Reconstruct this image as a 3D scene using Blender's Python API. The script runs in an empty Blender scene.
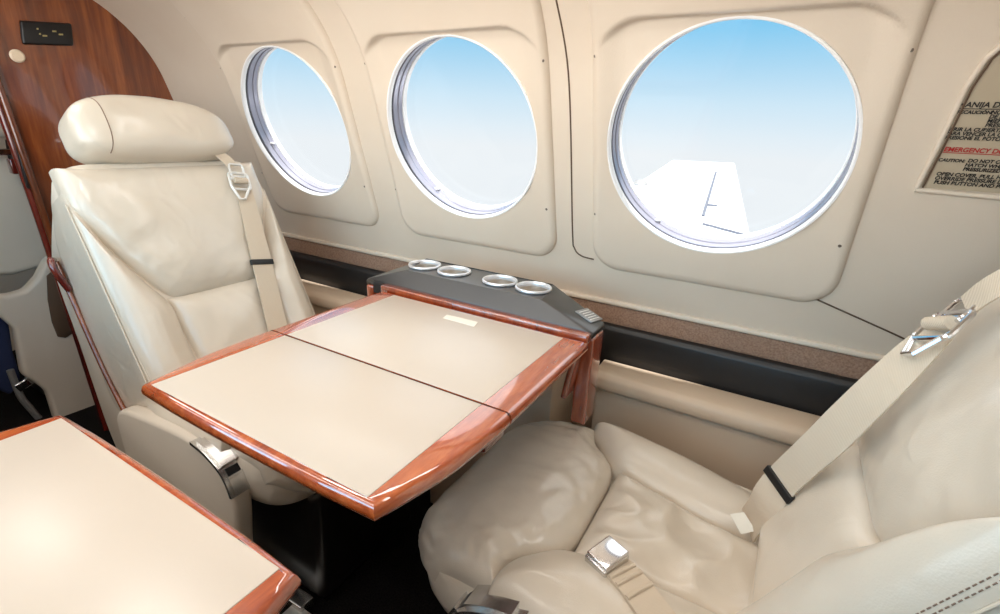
import bpy, bmesh, math, random
from mathutils import Vector, Matrix, noise
random.seed(7)
SC = bpy.context.scene
COL = SC.collection
rad = math.radians

# ------------------------------------------------------------------ camera
YAW, PITCH, ROLL, FPX = rad(29.36), rad(-19.75), rad(-2.62), 491.1
CAM = Vector((0, 0, 1.0))
RM = Matrix.Rotation(YAW, 3, 'Z') @ Matrix.Rotation(PITCH, 3, 'X') @ Matrix.Rotation(ROLL, 3, 'Y')
cam_d = bpy.data.cameras.new('camera')
cam_d.sensor_width = 36.0
cam_d.lens = 36.0 * FPX / 1000.0
cam_d.clip_start = 0.01
cam = bpy.data.objects.new('camera', cam_d)
COL.objects.link(cam)
r_, f_, u_ = RM.col[0], RM.col[1], RM.col[2]
cam.matrix_world = Matrix(((r_.x, u_.x, -f_.x, CAM.x), (r_.y, u_.y, -f_.y, CAM.y), (r_.z, u_.z, -f_.z, CAM.z), (0, 0, 0, 1)))
SC.camera = cam

def hit(u, v, n, c):
    """point of the photo's line of sight on the plane n.x = c (used to survey real surfaces)"""
    d = RM @ Vector(((u - 500) / FPX, 1, -(v - 307) / FPX))
    n = Vector(n)
    return CAM + d * ((c - n.dot(CAM)) / n.dot(d))

# ------------------------------------------------------------------ materials
def lin(c):
    return tuple(((x / 255) / 12.92 if x / 255 <= .04045 else ((x / 255 + .055) / 1.055) ** 2.4) for x in c) + (1,)

def base_mat(name, rgb, rough=.5, metal=0, coat=0, spec=.5, sheen=0):
    m = bpy.data.materials.new(name)
    m.use_nodes = True
    b = m.node_tree.nodes['Principled BSDF']
    b.inputs['Base Color'].default_value = lin(rgb)
    b.inputs['Roughness'].default_value = rough
    b.inputs['Metallic'].default_value = metal
    b.inputs['Coat Weight'].default_value = coat
    b.inputs['Coat Roughness'].default_value = .04
    b.inputs['Specular IOR Level'].default_value = spec
    if sheen:
        b.inputs['Sheen Weight'].default_value = sheen
    return m, m.node_tree, b

def nd(t, kind, **kw):
    n = t.nodes.new(kind)
    for k, v in kw.items():
        if k in n.inputs:
            n.inputs[k].default_value = v
        else:
            setattr(n, k, v)
    return n

def coords(t, scale=(1, 1, 1)):
    g = nd(t, 'ShaderNodeNewGeometry')
    mp = nd(t, 'ShaderNodeMapping')
    mp.inputs['Scale'].default_value = scale
    t.links.new(g.outputs['Position'], mp.inputs['Vector'])
    return mp.outputs['Vector']

def ramp(t, src, stops):
    r = nd(t, 'ShaderNodeValToRGB')
    while len(r.color_ramp.elements) < len(stops):
        r.color_ramp.elements.new(.5)
    for e, (p, c) in zip(r.color_ramp.elements, stops):
        e.position = p
        e.color = lin(c)
    t.links.new(src, r.inputs['Fac'])
    return r.outputs['Color']

def bump(t, b, src, strength, dist, chain=None):
    bp = nd(t, 'ShaderNodeBump')
    bp.inputs['Strength'].default_value = strength
    bp.inputs['Distance'].default_value = dist
    t.links.new(src, bp.inputs['Height'])
    if chain is not None:
        t.links.new(chain, bp.inputs['Normal'])
    t.links.new(bp.outputs['Normal'], b.inputs['Normal'])
    return bp.outputs['Normal']

def leather(name, c1, c2, rough=.36, grain=.25, crease=.35, coat=0):
    m, t, b = base_mat(name, c1, rough)
    v = coords(t)
    n = nd(t, 'ShaderNodeTexNoise', Scale=5.0, Detail=3.0)
    t.links.new(v, n.inputs['Vector'])
    t.links.new(ramp(t, n.outputs['Fac'], [(.3, c1), (.7, c2)]), b.inputs['Base Color'])
    b.inputs['Coat Weight'].default_value = .55 if crease > .2 else coat
    b.inputs['Coat Roughness'].default_value = .17 if crease > .2 else .32
    w = nd(t, 'ShaderNodeTexNoise', Scale=13.0, Detail=4.0, Distortion=1.6)
    if crease > .2: w.noise_type = 'RIDGED_MULTIFRACTAL'
    t.links.new(v, w.inputs['Vector'])
    ch = bump(t, b, w.outputs['Fac'], crease, .0045)
    vo = nd(t, 'ShaderNodeTexVoronoi', Scale=520.0)
    t.links.new(v, vo.inputs['Vector'])
    bump(t, b, vo.outputs['Distance'], grain, .0006, ch)
    return m

def wood(name, dark, mid, light, scale, rough=.18, coat=1.0, stretch=14):
    m, t, b = base_mat(name, mid, rough, coat=coat)
    b.inputs['Coat IOR'].default_value = 2.1; b.inputs['Coat Roughness'].default_value = .02
    v = coords(t, scale)
    n = nd(t, 'ShaderNodeTexNoise', Scale=1.0, Detail=6.0, Roughness=.62, Distortion=.35)
    t.links.new(v, n.inputs['Vector'])
    n2 = nd(t, 'ShaderNodeTexNoise', Scale=6.0, Detail=4.0, Roughness=.6)
    t.links.new(v, n2.inputs['Vector'])
    mx = nd(t, 'ShaderNodeMath', operation='MULTIPLY_ADD')
    mx.inputs[1].default_value = .25
    t.links.new(n2.outputs['Fac'], mx.inputs[0])
    ml = nd(t, 'ShaderNodeMath', operation='MULTIPLY')
    ml.inputs[1].default_value = .75
    t.links.new(n.outputs['Fac'], ml.inputs[0])
    t.links.new(ml.outputs[0], mx.inputs[2])
    t.links.new(ramp(t, mx.outputs[0], [(.32, dark), (.5, mid), (.68, light)]), b.inputs['Base Color'])
    return m

M = {}
M['leather'] = leather('leather_cream', (217, 205, 188), (208, 195, 177), rough=.3, grain=.22, crease=.45)
M['leather_side'] = leather('leather_side_panel', (212, 200, 184), (205, 192, 175), rough=.42, grain=.12, crease=.08)
M['leather_arm'] = leather('leather_tan_ledge', (212, 190, 165), (206, 183, 158), rough=.42, grain=.15, crease=.1)
M['inlay'] = leather('inlay_leather', (207, 194, 179), (203, 190, 175), rough=.3, grain=.05, crease=.015, coat=.25)
M['wall'] = leather('wall_vinyl', (220, 205, 187), (215, 199, 180), rough=.5, grain=.3, crease=.03)
M['surround'] = leather('window_panel_vinyl', (221, 206, 188), (216, 200, 181), rough=.42, grain=.3, crease=.03)
M['black'] = leather('black_leather', (26, 25, 26), (32, 31, 31), rough=.42, grain=.25, crease=.1)
M['table_wood'] = wood('table_wood', (136, 48, 16), (174, 74, 29), (202, 104, 50), (46, 8, 46))
M['trim_wood'] = wood('trim_wood', (104, 34, 15), (146, 60, 28), (174, 84, 44), (30, 30, 5))
M['dark_red_wood'] = wood('dark_red_wood', (70, 18, 14), (98, 28, 20), (124, 40, 28), (30, 30, 4))
M['panel_wood'] = wood('panel_wood', (58, 22, 9), (116, 54, 22), (164, 90, 42), (15, 15, 1.1), rough=.2)
for k_ in ('panel_wood', 'dark_red_wood'): M[k_].node_tree.nodes['Principled BSDF'].inputs['Coat IOR'].default_value = 1.55
m, t, b = base_mat('console_charcoal', (27, 23, 21), .34, coat=.5)
b.inputs['Coat Roughness'].default_value = .18; b.inputs['Coat IOR'].default_value = 1.7; M['console'] = m
m, t, b = base_mat('chrome', (225, 225, 228), .12, metal=1); M['chrome'] = m
m, t, b = base_mat('brushed_steel', (216, 214, 211), .27, metal=.95)
v = coords(t, (400, 20, 400)); n = nd(t, 'ShaderNodeTexNoise', Scale=1.0); t.links.new(v, n.inputs['Vector']); bump(t, b, n.outputs['Fac'], .12, .001)
M['steel'] = m
m, t, b = base_mat('silver_ring', (232, 232, 234), .3, metal=.6); M['ring_silver'] = m
m, t, b = base_mat('cup_metal', (206, 196, 184), .32, metal=.85); M['cup'] = m
m, t, b = base_mat('black_plastic', (18, 17, 18), .4); M['black_plastic'] = m
m, t, b = base_mat('dark_gap', (24, 16, 12), .7); M['gap'] = m
m, t, b = base_mat('seam_brown', (92, 70, 52), .7); M['seam'] = m
m, t, b = base_mat('stitch_thread', (128, 104, 88), .8); M['stitch'] = m
m, t, b = base_mat('white_label', (236, 230, 216), .55); M['white'] = m
m, t, b = base_mat('plate_cream', (182, 166, 142), .5); M['plate'] = m
m, t, b = base_mat('black_ink', (22, 18, 18), .6); M['ink'] = m
m, t, b = base_mat('red_ink', (176, 40, 36), .6); M['red_ink'] = m
m, t, b = base_mat('white_rim', (244, 243, 242), .3); M['rim'] = m
m, t, b = base_mat('grey_ring', (150, 150, 164), .25, metal=.3); M['ring'] = m
m, t, b = base_mat('dark_ring', (58, 56, 62), .35); M['dark_ring'] = m
m, t, b = base_mat('screw_grey', (120, 108, 98), .35, metal=.7); M['screw'] = m
m, t, b = base_mat('wing_white', (245, 246, 248), .35); M['wing'] = m
m, t, b = base_mat('wing_line', (92, 94, 104), .5); M['wing_line'] = m
m, t, b = base_mat('navy_cloth', (34, 44, 78), .8); M['navy'] = m
m, t, b = base_mat('button_cream', (226, 205, 178), .4); M['button'] = m
m, t, b = base_mat('gold_key', (190, 176, 120), .4, metal=.6); M['gold'] = m
m, t, b = base_mat('placard_grey', (150, 148, 146), .4, metal=.5); M['placard_grey'] = m
m, t, b = base_mat('clasp_white', (228, 226, 222), .3, metal=.35); M['clasp'] = m

# carpets
def carpet(name, c1, c2, scale, bs):
    m, t, b = base_mat(name, c1, .95, spec=.1)
    v = coords(t)
    n = nd(t, 'ShaderNodeTexNoise', Scale=scale, Detail=2.0)
    t.links.new(v, n.inputs['Vector'])
    t.links.new(ramp(t, n.outputs['Fac'], [(.35, c1), (.65, c2)]), b.inputs['Base Color'])
    bump(t, b, n.outputs['Fac'], bs, .004)
    return m
M['floor'] = carpet('floor_carpet', (10, 9, 9), (30, 27, 26), 260, .8)
M['brown'] = carpet('brown_ribbed_cloth', (140, 112, 94), (164, 133, 113), 300, .35)
# belts: fine woven ribs
m, t, b = base_mat('webbing', (206, 192, 168), .75, spec=.2)
v = coords(t)
w = nd(t, 'ShaderNodeTexWave', Scale=260.0, Distortion=.5)
t.links.new(v, w.inputs['Vector'])
t.links.new(ramp(t, w.outputs['Fac'], [(.2, (204, 187, 165)), (.8, (214, 198, 177))]), b.inputs['Base Color'])
bump(t, b, w.outputs['Fac'], .3, .001)
M['web'] = m
# thin acrylic pane
m = bpy.data.materials.new('window_acrylic'); m.use_nodes = True
t = m.node_tree; t.nodes.clear()
o = nd(t, 'ShaderNodeOutputMaterial'); mix = nd(t, 'ShaderNodeMixShader'); tr = nd(t, 'ShaderNodeBsdfTransparent'); gl = nd(t, 'ShaderNodeBsdfGlossy')
gl.inputs['Roughness'].default_value = .02
mix.inputs['Fac'].default_value = .015
t.links.new(tr.outputs[0], mix.inputs[1]); t.links.new(gl.outputs[0], mix.inputs[2]); t.links.new(mix.outputs[0], o.inputs['Surface'])
M['glass'] = m
# glowing diffuser of the added fill lamps
m, t, b = base_mat('fill_lamp_diffuser', (255, 250, 240), .5)
b.inputs['Emission Color'].default_value = (1, .95, .88, 1)
b.inputs['Emission Strength'].default_value = 3.0
M['lamp'] = m

# ------------------------------------------------------------------ object helpers
def tag(o, label=None, cat=None, group=None, kind=None):
    if label: o['label'] = label
    if cat: o['category'] = cat
    if group: o['group'] = group
    if kind: o['kind'] = kind
    return o

def empty(name, loc, label=None, cat=None, group=None, kind=None):
    o = bpy.data.objects.new(name, None)
    o.empty_display_size = .05
    COL.objects.link(o)
    o.location = loc
    o['_w'] = list(loc)
    return tag(o, label, cat, group, kind)

def link_mesh(name, verts, faces, mat, parent=None, smooth=True, recalc=True, auto=None):
    bm = bmesh.new()
    vs = [bm.verts.new(v) for v in verts]
    bm.verts.ensure_lookup_table()
    for f in faces:
        try:
            bm.faces.new([vs[i] for i in f])
        except ValueError:
            pass
    return from_bm(name, bm, mat, parent, smooth, recalc, auto)

def wpos(o):
    p = Vector(o['_w']) if '_w' in o else Vector((0, 0, 0))
    return p

def from_bm(name, bm, mat, parent=None, smooth=True, recalc=True, auto=None):
    if recalc:
        bmesh.ops.recalc_face_normals(bm, faces=bm.faces)
    lo = Vector((1e9,) * 3); hi = Vector((-1e9,) * 3)
    for v in bm.verts:
        for k in range(3):
            lo[k] = min(lo[k], v.co[k]); hi[k] = max(hi[k], v.co[k])
    c = Vector(((lo.x + hi.x) / 2, (lo.y + hi.y) / 2, (lo.z + hi.z) / 2 if parent else lo.z))
    for v in bm.verts:
        v.co -= c
    me = bpy.data.meshes.new(name)
    bm.to_mesh(me); bm.free()
    if smooth:
        for p in me.polygons: p.use_smooth = True
        if auto is not None:
            me.set_sharp_from_angle(angle=rad(auto))
    for mm in (mat if isinstance(mat, (list, tuple)) else [mat]):
        me.materials.append(mm)
    o = bpy.data.objects.new(name, me)
    COL.objects.link(o)
    o['_w'] = list(c)
    if parent is not None:
        o.parent = parent
        o.location = c - wpos(parent)
    else:
        o.location = c
    return o

class MB:
    """collects shapes into one mesh"""
    def __init__(s): s.v = []; s.f = []
    def add(s, v, f):
        n = len(s.v); s.v += [tuple(p) for p in v]; s.f += [[i + n for i in q] for q in f]; return s
    def build(s, name, mat, parent=None, smooth=True, auto=40):
        return link_mesh(name, s.v, s.f, mat, parent, smooth, True, auto)

def frame(axis_z, hint=Vector((0, 0, 1))):
    z = Vector(axis_z).normalized()
    h = Vector(hint)
    if abs(z.dot(h.normalized())) > .98: h = Vector((1, 0, 0))
    x = h.cross(z).normalized(); y = z.cross(x)
    return x, y, z

def box_geo(c, size, bev=.004, R=None, seg=3):
    bm = bmesh.new()
    bmesh.ops.create_cube(bm, size=1)
    for v in bm.verts: v.co = Vector((v.co.x * size[0], v.co.y * size[1], v.co.z * size[2]))
    if bev > 0:
        bmesh.ops.bevel(bm, geom=list(bm.edges), offset=min(bev, min(size) * .49), segments=seg, profile=.5, affect='EDGES')
    bm.verts.ensure_lookup_table()
    c = Vector(c)
    vs = [(R @ v.co if R else v.co) + c for v in bm.verts]
    for i, v in enumerate(bm.verts): v.index = i
    fs = [[v.index for v in f.verts] for f in bm.faces]
    bm.free()
    return vs, fs

def lathe_geo(profile, c, axis, n=32, closed=False):
    x, y, z = frame(axis)
    c = Vector(c); vs = []; fs = []
    for (r, h) in profile:
        for i in range(n):
            a = 2 * math.pi * i / n
            vs.append(c + x * (r * math.cos(a)) + y * (r * math.sin(a)) + z * h)
    k = len(profile)
    for j in range(k - 1 + (1 if closed else 0)):
        j2 = (j + 1) % k
        for i in range(n):
            i2 = (i + 1) % n
            fs.append([j * n + i, j * n + i2, j2 * n + i2, j2 * n + i])
    return vs, fs

def disc_geo(c, axis, r, h, n=24, bev=.0):
    p = [(1e-5, 0), (r, 0), (r, h - bev), (max(r - bev, 1e-5), h), (1e-5, h)]
    return lathe_geo(p, c, axis, n)

def tube_geo(pts, r, n=10, caps=True, closed=False):
    pts = [Vector(p) for p in pts]; vs = []; fs = []; m = len(pts)
    prev = None
    for i, p in enumerate(pts):
        if closed: d = pts[(i + 1) % m] - pts[i - 1]
        else: d = (pts[min(i + 1, m - 1)] - pts[max(i - 1, 0)])
        d.normalize()
        if prev is None:
            x, y, _ = frame(d)
        else:
            x = (prev - d * prev.dot(d)).normalized(); y = d.cross(x)
        prev = x
        rr = r[i] if isinstance(r, (list, tuple)) else r
        for k in range(n):
            a = 2 * math.pi * k / n
            vs.append(p + x * (rr * math.cos(a)) + y * (rr * math.sin(a)))
    for i in range(m if closed else m - 1):
        i2 = (i + 1) % m
        for k in range(n):
            k2 = (k + 1) % n
            fs.append([i * n + k, i * n + k2, i2 * n + k2, i2 * n + k])
    if caps and not closed:
        fs.append(list(range(n))[::-1]); fs.append([(m - 1) * n + k for k in range(n)])
    return vs, fs

def spline(pts, n=8, closed=False):
    pts = [Vector(p) for p in pts]; out = []; m = len(pts)
    rng = range(m if closed else m - 1)
    for i in rng:
        p1 = pts[i]; p2 = pts[(i + 1) % m]
        p0 = pts[i - 1] if (closed or i > 0) else p1 * 2 - p2
        p3 = pts[(i + 2) % m] if (closed or i + 2 < m) else p2 * 2 - p1
        for k in range(n):
            t = k / n
            out.append(.5 * ((2 * p1) + (p2 - p0) * t + (2 * p0 - 5 * p1 + 4 * p2 - p3) * t * t + (3 * p1 - p0 - 3 * p2 + p3) * t ** 3))
    if not closed: out.append(pts[-1])
    return out

def resample(pts, n):
    L = [0]
    for a, b in zip(pts, pts[1:]): L.append(L[-1] + (b - a).length)
    out = []; j = 0
    for i in range(n):
        s = L[-1] * i / (n - 1)
        while j < len(L) - 2 and L[j + 1] < s: j += 1
        t = (s - L[j]) / max(L[j + 1] - L[j], 1e-9)
        out.append(pts[j].lerp(pts[j + 1], min(max(t, 0), 1)))
    return out

def ribbon_geo(pts, sides, thick):
    """flat strap: pts along the middle, sides = half-width vectors"""
    vs = []; fs = []; m = len(pts)
    for i in range(m):
        p = Vector(pts[i]); s = Vector(sides[i])
        d = Vector(pts[min(i + 1, m - 1)]) - Vector(pts[max(i - 1, 0)])
        nn = d.cross(s).normalized() * (thick / 2)
        for a, b in ((-1, -1), (1, -1), (1, 1), (-1, 1)):
            vs.append(p + s * a + nn * b)
    for i in range(m - 1):
        for k in range(4):
            k2 = (k + 1) % 4
            fs.append([i * 4 + k, i * 4 + k2, (i + 1) * 4 + k2, (i + 1) * 4 + k])
    fs.append([3, 2, 1, 0]); fs.append([(m - 1) * 4 + k for k in range(4)])
    return vs, fs

def prism_geo(poly, off):
    """poly: list of 3D points, off: extrusion vector"""
    n = len(poly); off = Vector(off)
    vs = [Vector(p) for p in poly] + [Vector(p) + off for p in poly]
    fs = [list(range(n))[::-1], list(range(n, 2 * n))]
    for i in range(n):
        j = (i + 1) % n
        fs.append([i, j, n + j, n + i])
    return vs, fs

def prism(name, poly, off, mat, parent=None, bev=.004, seg=3, auto=40):
    v, f = prism_geo(poly, off)
    bm = bmesh.new()
    bv = [bm.verts.new(p) for p in v]
    for q in f: bm.faces.new([bv[i] for i in q])
    bmesh.ops.recalc_face_normals(bm, faces=bm.faces)
    if bev > 0:
        es = [e for e in bm.edges if len(e.link_faces) == 2 and e.calc_face_angle(0) > rad(25)]
        bmesh.ops.bevel(bm, geom=es, offset=bev, segments=seg, profile=.5, affect='EDGES', clamp_overlap=True)
    return from_bm(name, bm, mat, parent, True, True, auto)

# ------------------------------------------------------------------ cabin wall section
TILT = rad(16.8)
WO = Vector((0, .981, .987))
WU = Vector((0, -math.sin(TILT), math.cos(TILT)))
WN = Vector((0, -math.cos(TILT), -math.sin(TILT)))       # into the cabin
S_FLAT, R_ARC = .12, .33
YC = .30                                                  # cabin centre line
WC = WN.dot(WO)
def cs(s):
    if s <= S_FLAT: return 0.0
    d = min(s - S_FLAT, R_ARC * .98)
    return R_ARC - math.sqrt(R_ARC * R_ARC - d * d)
def WP(x, s, p=0.0):
    q = WO + WU * s + WN * p
    return Vector((x, q.y, q.z))
def wall_hit(u, v, off=0):
    p = hit(u, v, WN, WC + off)
    return p.x, (p - WO).dot(WU)
S_BOT = -.367
BAYS = (-1.233, -.679, -.123)
XL, XR = -1.80, 1.15
mirror = lambda p: Vector((p.x, 2 * YC - p.y, p.z))

def rrect(hx0, hx1, s0, s1, r, ang):
    """point where a ray at angle ang from (0,0) meets the rounded rectangle"""
    dx, ds = math.cos(ang), math.sin(ang)
    lo, hi = 0.0, 2.0
    def inside(k):
        x, s = dx * k, ds * k
        if not (hx0 <= x <= hx1 and s0 <= s <= s1): return False
        cx = min(max(x, hx0 + r), hx1 - r); cy = min(max(s, s0 + r), s1 - r)
        return (x - cx) ** 2 + (s - cy) ** 2 <= r * r + 1e-12
    for _ in range(40):
        md = (lo + hi) / 2
        if inside(md): lo = md
        else: hi = md
    return dx * lo, ds * lo

S_TOP = .34
def shell_side(name, mir):
    mb = MB()
    f = mirror if mir else (lambda p: p)
    def grid(x0, x1, s0, s1, nx, ns):
        vs = []; fs = []
        for j in range(ns + 1):
            s = s0 + (s1 - s0) * j / ns
            for i in range(nx + 1):
                vs.append(f(WP(x0 + (x1 - x0) * i / nx, s, cs(s))))
        for j in range(ns):
            for i in range(nx):
                a = j * (nx + 1) + i
                fs.append([a, a + 1, a + nx + 2, a + nx + 1])
        mb.add(vs, fs)
    def bay(c):
        n = 128; K = 6; vs = []; fs = []
        for k in range(K + 1):
            t = k / K
            for i in range(n):
                a = 2 * math.pi * i / n + .0001
                hx, hs = rrect(-.205, .205, -.25, .285, .05, a)
                ox, os_ = rrect(-.277, .277, S_BOT, S_TOP, 1e-4, a)
                for kx, ks in ((.277, S_TOP), (-.277, S_TOP), (-.277, S_BOT), (.277, S_BOT)):
                    da = (math.atan2(ks, kx) - a + math.pi) % (2 * math.pi) - math.pi
                    if abs(da) <= math.pi / n: ox, os_ = kx, ks
                x = hx + (ox - hx) * t; s = hs + (os_ - hs) * t
                vs.append(f(WP(c + x, s, cs(s))))
        for k in range(K):
            for i in range(n):
                j = (i + 1) % n
                fs.append([k * n + i, k * n + j, (k + 1) * n + j, (k + 1) * n + i])
        mb.add(vs, fs)
    for c in BAYS: bay(c)
    grid(XL - 1.0, BAYS[0] - .277, S_BOT, S_TOP, 6, 36)
    grid(BAYS[0] + .277, BAYS[1] - .277, S_BOT, S_TOP, 1, 36)
    grid(BAYS[1] + .277, BAYS[2] - .277, S_BOT, S_TOP, 1, 36)
    grid(BAYS[2] + .277, XR, S_BOT, S_TOP, 6, 36)
    # arc on to the ceiling
    return mb

for nm, mir in (('wall_window_side', False), ('wall_camera_side', True)):
    o = shell_side(nm, mir).build(nm, M['wall'], None, True, None)
    tag(o, 'cream vinyl cabin side wall holding the three round windows' if not mir else 'cream cabin side wall behind the camera', 'wall', kind='structure')

# ceiling: rest of the arc and the flat crown
def ceiling():
    pts = []
    ph0 = math.asin((S_TOP - S_FLAT) / R_ARC)
    ph1 = math.pi / 2 - TILT
    for i in range(9):
        ph = ph0 + (ph1 - ph0) * i / 8
        p = WP(0, S_FLAT + R_ARC * math.sin(ph), R_ARC * (1 - math.cos(ph)))
        pts.append((p.y, p.z))
    pts = pts + [(2 * YC - y, z) for (y, z) in reversed(pts)]
    vs = []; fs = []; n = len(pts)
    for x in (XL - 1.0, XR):
        vs += [(x, y, z) for (y, z) in pts]
    for i in range(n - 1): fs.append([i, i + 1, n + i + 1, n + i])
    o = MB().add(vs, fs).build('ceiling', M['wall'], None, True, None)
    tag(o, 'cream curved cabin ceiling above the windows', 'ceiling', kind='structure')
    return pts
CEIL = ceiling()
CEIL_Z = max(z for y, z in CEIL)

# lower wall, floor, ends
def quad_obj(name, pts, mat, label, cat):
    o = link_mesh(name, pts, [[0, 1, 2, 3]], mat, None, False)
    return tag(o, label, cat, kind='structure')
YB, ZB = 1.087, .636
o = link_mesh('floor', [(XL - 1, -.55, 0), (XR, -.55, 0), (XR, 1.15, 0), (XL - 1, 1.15, 0), (XL - 1, -.55, -.02), (XR, -.55, -.02), (XR, 1.15, -.02), (XL - 1, 1.15, -.02)],
              [[0, 1, 2, 3], [7, 6, 5, 4], [0, 4, 5, 1], [1, 5, 6, 2], [2, 6, 7, 3], [3, 7, 4, 0]], M['floor'], None, False)
tag(o, 'black cabin carpet between the tables and seats', 'floor', kind='structure')
mb = MB(); mb.add(*box_geo((.5 * (XL - 1 + XR), 1.105, .30), (XR - XL + 1, .02, .62), 0))
tag(mb.build('wall_lower_window_side', M['leather_arm'], None, False), 'tan lower side wall below the black padded rail', 'wall', kind='structure')
mb = MB(); mb.add(*box_geo((.5 * (XL - 1 + XR), 2 * YC - 1.105, .32), (XR - XL + 1, .02, .66), 0))
tag(mb.build('wall_lower_camera_side', M['leather_arm'], None, False), 'tan lower side wall behind the camera', 'wall', kind='structure')
def end_wall(name, x, label, mat):
    prof = [(1.115, 0), (1.115, ZB), (1.087, ZB)]
    for i in range(9):
        s = S_BOT + (S_TOP - S_BOT) * i / 8
        p = WP(0, s, cs(s)); prof.append((p.y, p.z))
    prof += CEIL[1:len(CEIL) // 2]
    full = prof + [(2 * YC - y, z) for (y, z) in reversed(prof)]
    o = MB().add(*prism_geo([(x, y, z) for y, z in full], (.03, 0, 0))).build(name, mat, None, False)
    tag(o, label, 'wall', kind='structure')
end_wall('wall_right', XR, 'cream end wall of the cabin behind the right seat', M['wall'])
end_wall('wall_left', XL - 1.03, 'cream end wall of the rear compartment', M['wall'])

# horizontal lip under the wall panel, brown cloth strip
mb = MB(); mb.add(*box_geo((.5 * (XL + XR), 1.088, .631), (XR - XL, .02, .012), .004))
tag(mb.build('trim_1', M['surround'], None), 'thin cream lip along the bottom edge of the window wall', 'trim', kind='structure')
mb = MB(); mb.add(*box_geo((.5 * (XL + XR), 1.091, .575), (XR - XL, .012, .105), .002))
tag(mb.build('trim_2', M['brown'], None), 'brown ribbed cloth strip between cream wall and black rail', 'trim', kind='structure')

# seams of the wall panels
def wall_line(name, pts, label, r=.0018):
    p3 = [WP(x, s, cs(s) + .0002) for x, s in pts]
    o = MB().add(*tube_geo(p3, r, 6)).build(name, M['seam'], None)
    tag(o, label, 'trim', kind='structure')
sl = [(-.418, .34), (-.415, .24), (-.405, .077), (-.406, -.20)]
sl = [(p.x, p.y) for p in spline([(x, s, 0) for x, s in sl] + [(-.402, -.245, 0), (-.385, -.262, 0), (-.355, -.266, 0)], 8)]
wall_line('trim_3', sl, 'dark vertical panel joint between second and third window')
wall_line('trim_4', [(.06, -.262), (.082, -.27), (.2, -.31), (.3, -.345)], 'dark horizontal panel joint at lower right of the third window')

# ------------------------------------------------------------------ windows
R_RIM = .203
DEPTH = .075
def sm(a, b, v):
    t = min(max((v - a) / (b - a), 0), 1); return t * t * (3 - 2 * t)
def surround_p(x, s):
    base = .0115 + cs(s) + .003 * sm(-.2, .2, s)
    # flat recess around the pane: crisp ledge on top, soft at the sides
    k = max(0, abs(x) - .14) / .05
    top = sm(.2125, .2075, s + .015 * k * k)
    side = sm(.228, .172, abs(x))
    m_ = top * side
    rec = .0045 + .005 * sm(-.10, -.24, s) + .35 * cs(s)
    return base * (1 - m_) + min(rec, base) * m_

def build_window(k, c):
    root = empty('window_%d' % (k + 1), WP(c, 0, 0), kind='structure')
    names = ('first round cabin window, beside the reclined seat headrest', 'second round cabin window, above the cup holder console', 'third and largest round cabin window, with the aircraft wing outside')
    tag(root, names[k], 'window')
    n = 320; K = 60; vs = []; fs = []
    for j in range(K + 1):
        t = j / K
        t2 = t
        for i in range(n):
            a = 2 * math.pi * i / n
            ox, os_ = rrect(-.2345, .2345, -.283, .355, .06, a)
            ix, is_ = R_RIM * math.cos(a), R_RIM * math.sin(a)
            x = ix + (ox - ix) * t2; s = is_ + (os_ - is_) * t2
            p = surround_p(x, s)
            # rounded outer edge
            d = (1 - t2) * math.hypot(ox - ix, os_ - is_)
            e = min(d / .022, 1)
            base = cs(s) - .003
            p = base + (p - base) * math.sqrt(max(0, 1 - (1 - e) ** 2))
            vs.append(WP(c + x, s, p))
    for j in range(K):
        for i in range(n):
            i2 = (i + 1) % n
            fs.append([j * n + i, j * n + i2, (j + 1) * n + i2, (j + 1) * n + i])
    so = MB().add(vs, fs).build('surround_panel', M['surround'], root, True, None)
    ctr = WP(c, 0, 0)
    out = -WN
    # rim, then reveal rings going outwards (h along outward)
    rim = [(.2045, -.0055), (.2035, -.0082), (.2005, -.0082), (.1985, -.006), (.198, .000), (.1985, .004), (.205, .004)]
    MB().add(*lathe_geo(rim, ctr, out, 128, True)).build('rim', M['rim'], root)
    MB().add(*lathe_geo([(.1985, .003), (.2005, .004), (.2005, .012), (.204, .012), (.204, .003)], ctr, out, 128, True)).build('shadow_gap', M['dark_ring'], root)
    MB().add(*lathe_geo([(.2005, .011), (.1985, .012), (.198, .024), (.1997, .0255), (.1997, .028), (.1975, .030), (.197, .042), (.199, .044), (.206, .044), (.206, .011)], ctr, out, 128, True)).build('reveal_ring', M['ring'], root)
    MB().add(*lathe_geo([(.1995, .0435), (.1955, .045), (.195, .058), (.207, .060), (.207, .0435)], ctr, out, 128, True)).build('outer_ring', M['rim'], root)
    MB().add(*lathe_geo([(1e-5, .050), (.1965, .050), (.1965, .053), (1e-5, .053)], ctr, out, 64)).build('pane', M['glass'], root, False)
    # little clip on the ring
    a = (rad(200), rad(232), rad(238))[k]
    p = ctr + Vector((1, 0, 0)) * (.195 * math.cos(a)) + WU * (.195 * math.sin(a)) + out * .034
    MB().add(*box_geo(p, (.012, .012, .006), .002)).build('clip', M['rim'], root)
    # fixing screws, one of each side
    for (dx, s) in ((-.226, .155), (-.226, -.15), (.226, .15), (.226, -.152), (-.226, .285), (.214, .30)):
        x = dx if s > 0 or dx < 0 else dx - .01
        p = surround_p(x, s)
        d = .2345 - abs(x); e = min(d / .022, 1); base = cs(s) - .003
        p = base + (p - base) * math.sqrt(max(0, 1 - (1 - e) ** 2))
        MB().add(*lathe_geo([(1e-5, .0012), (.0022, .0012), (.003, .0), (.003, -.004)], WP(c + x, s, p), WN, 12)).build('screw', M['screw'], root)
    return root
for k, c in enumerate(BAYS): build_window(k, c)

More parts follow.
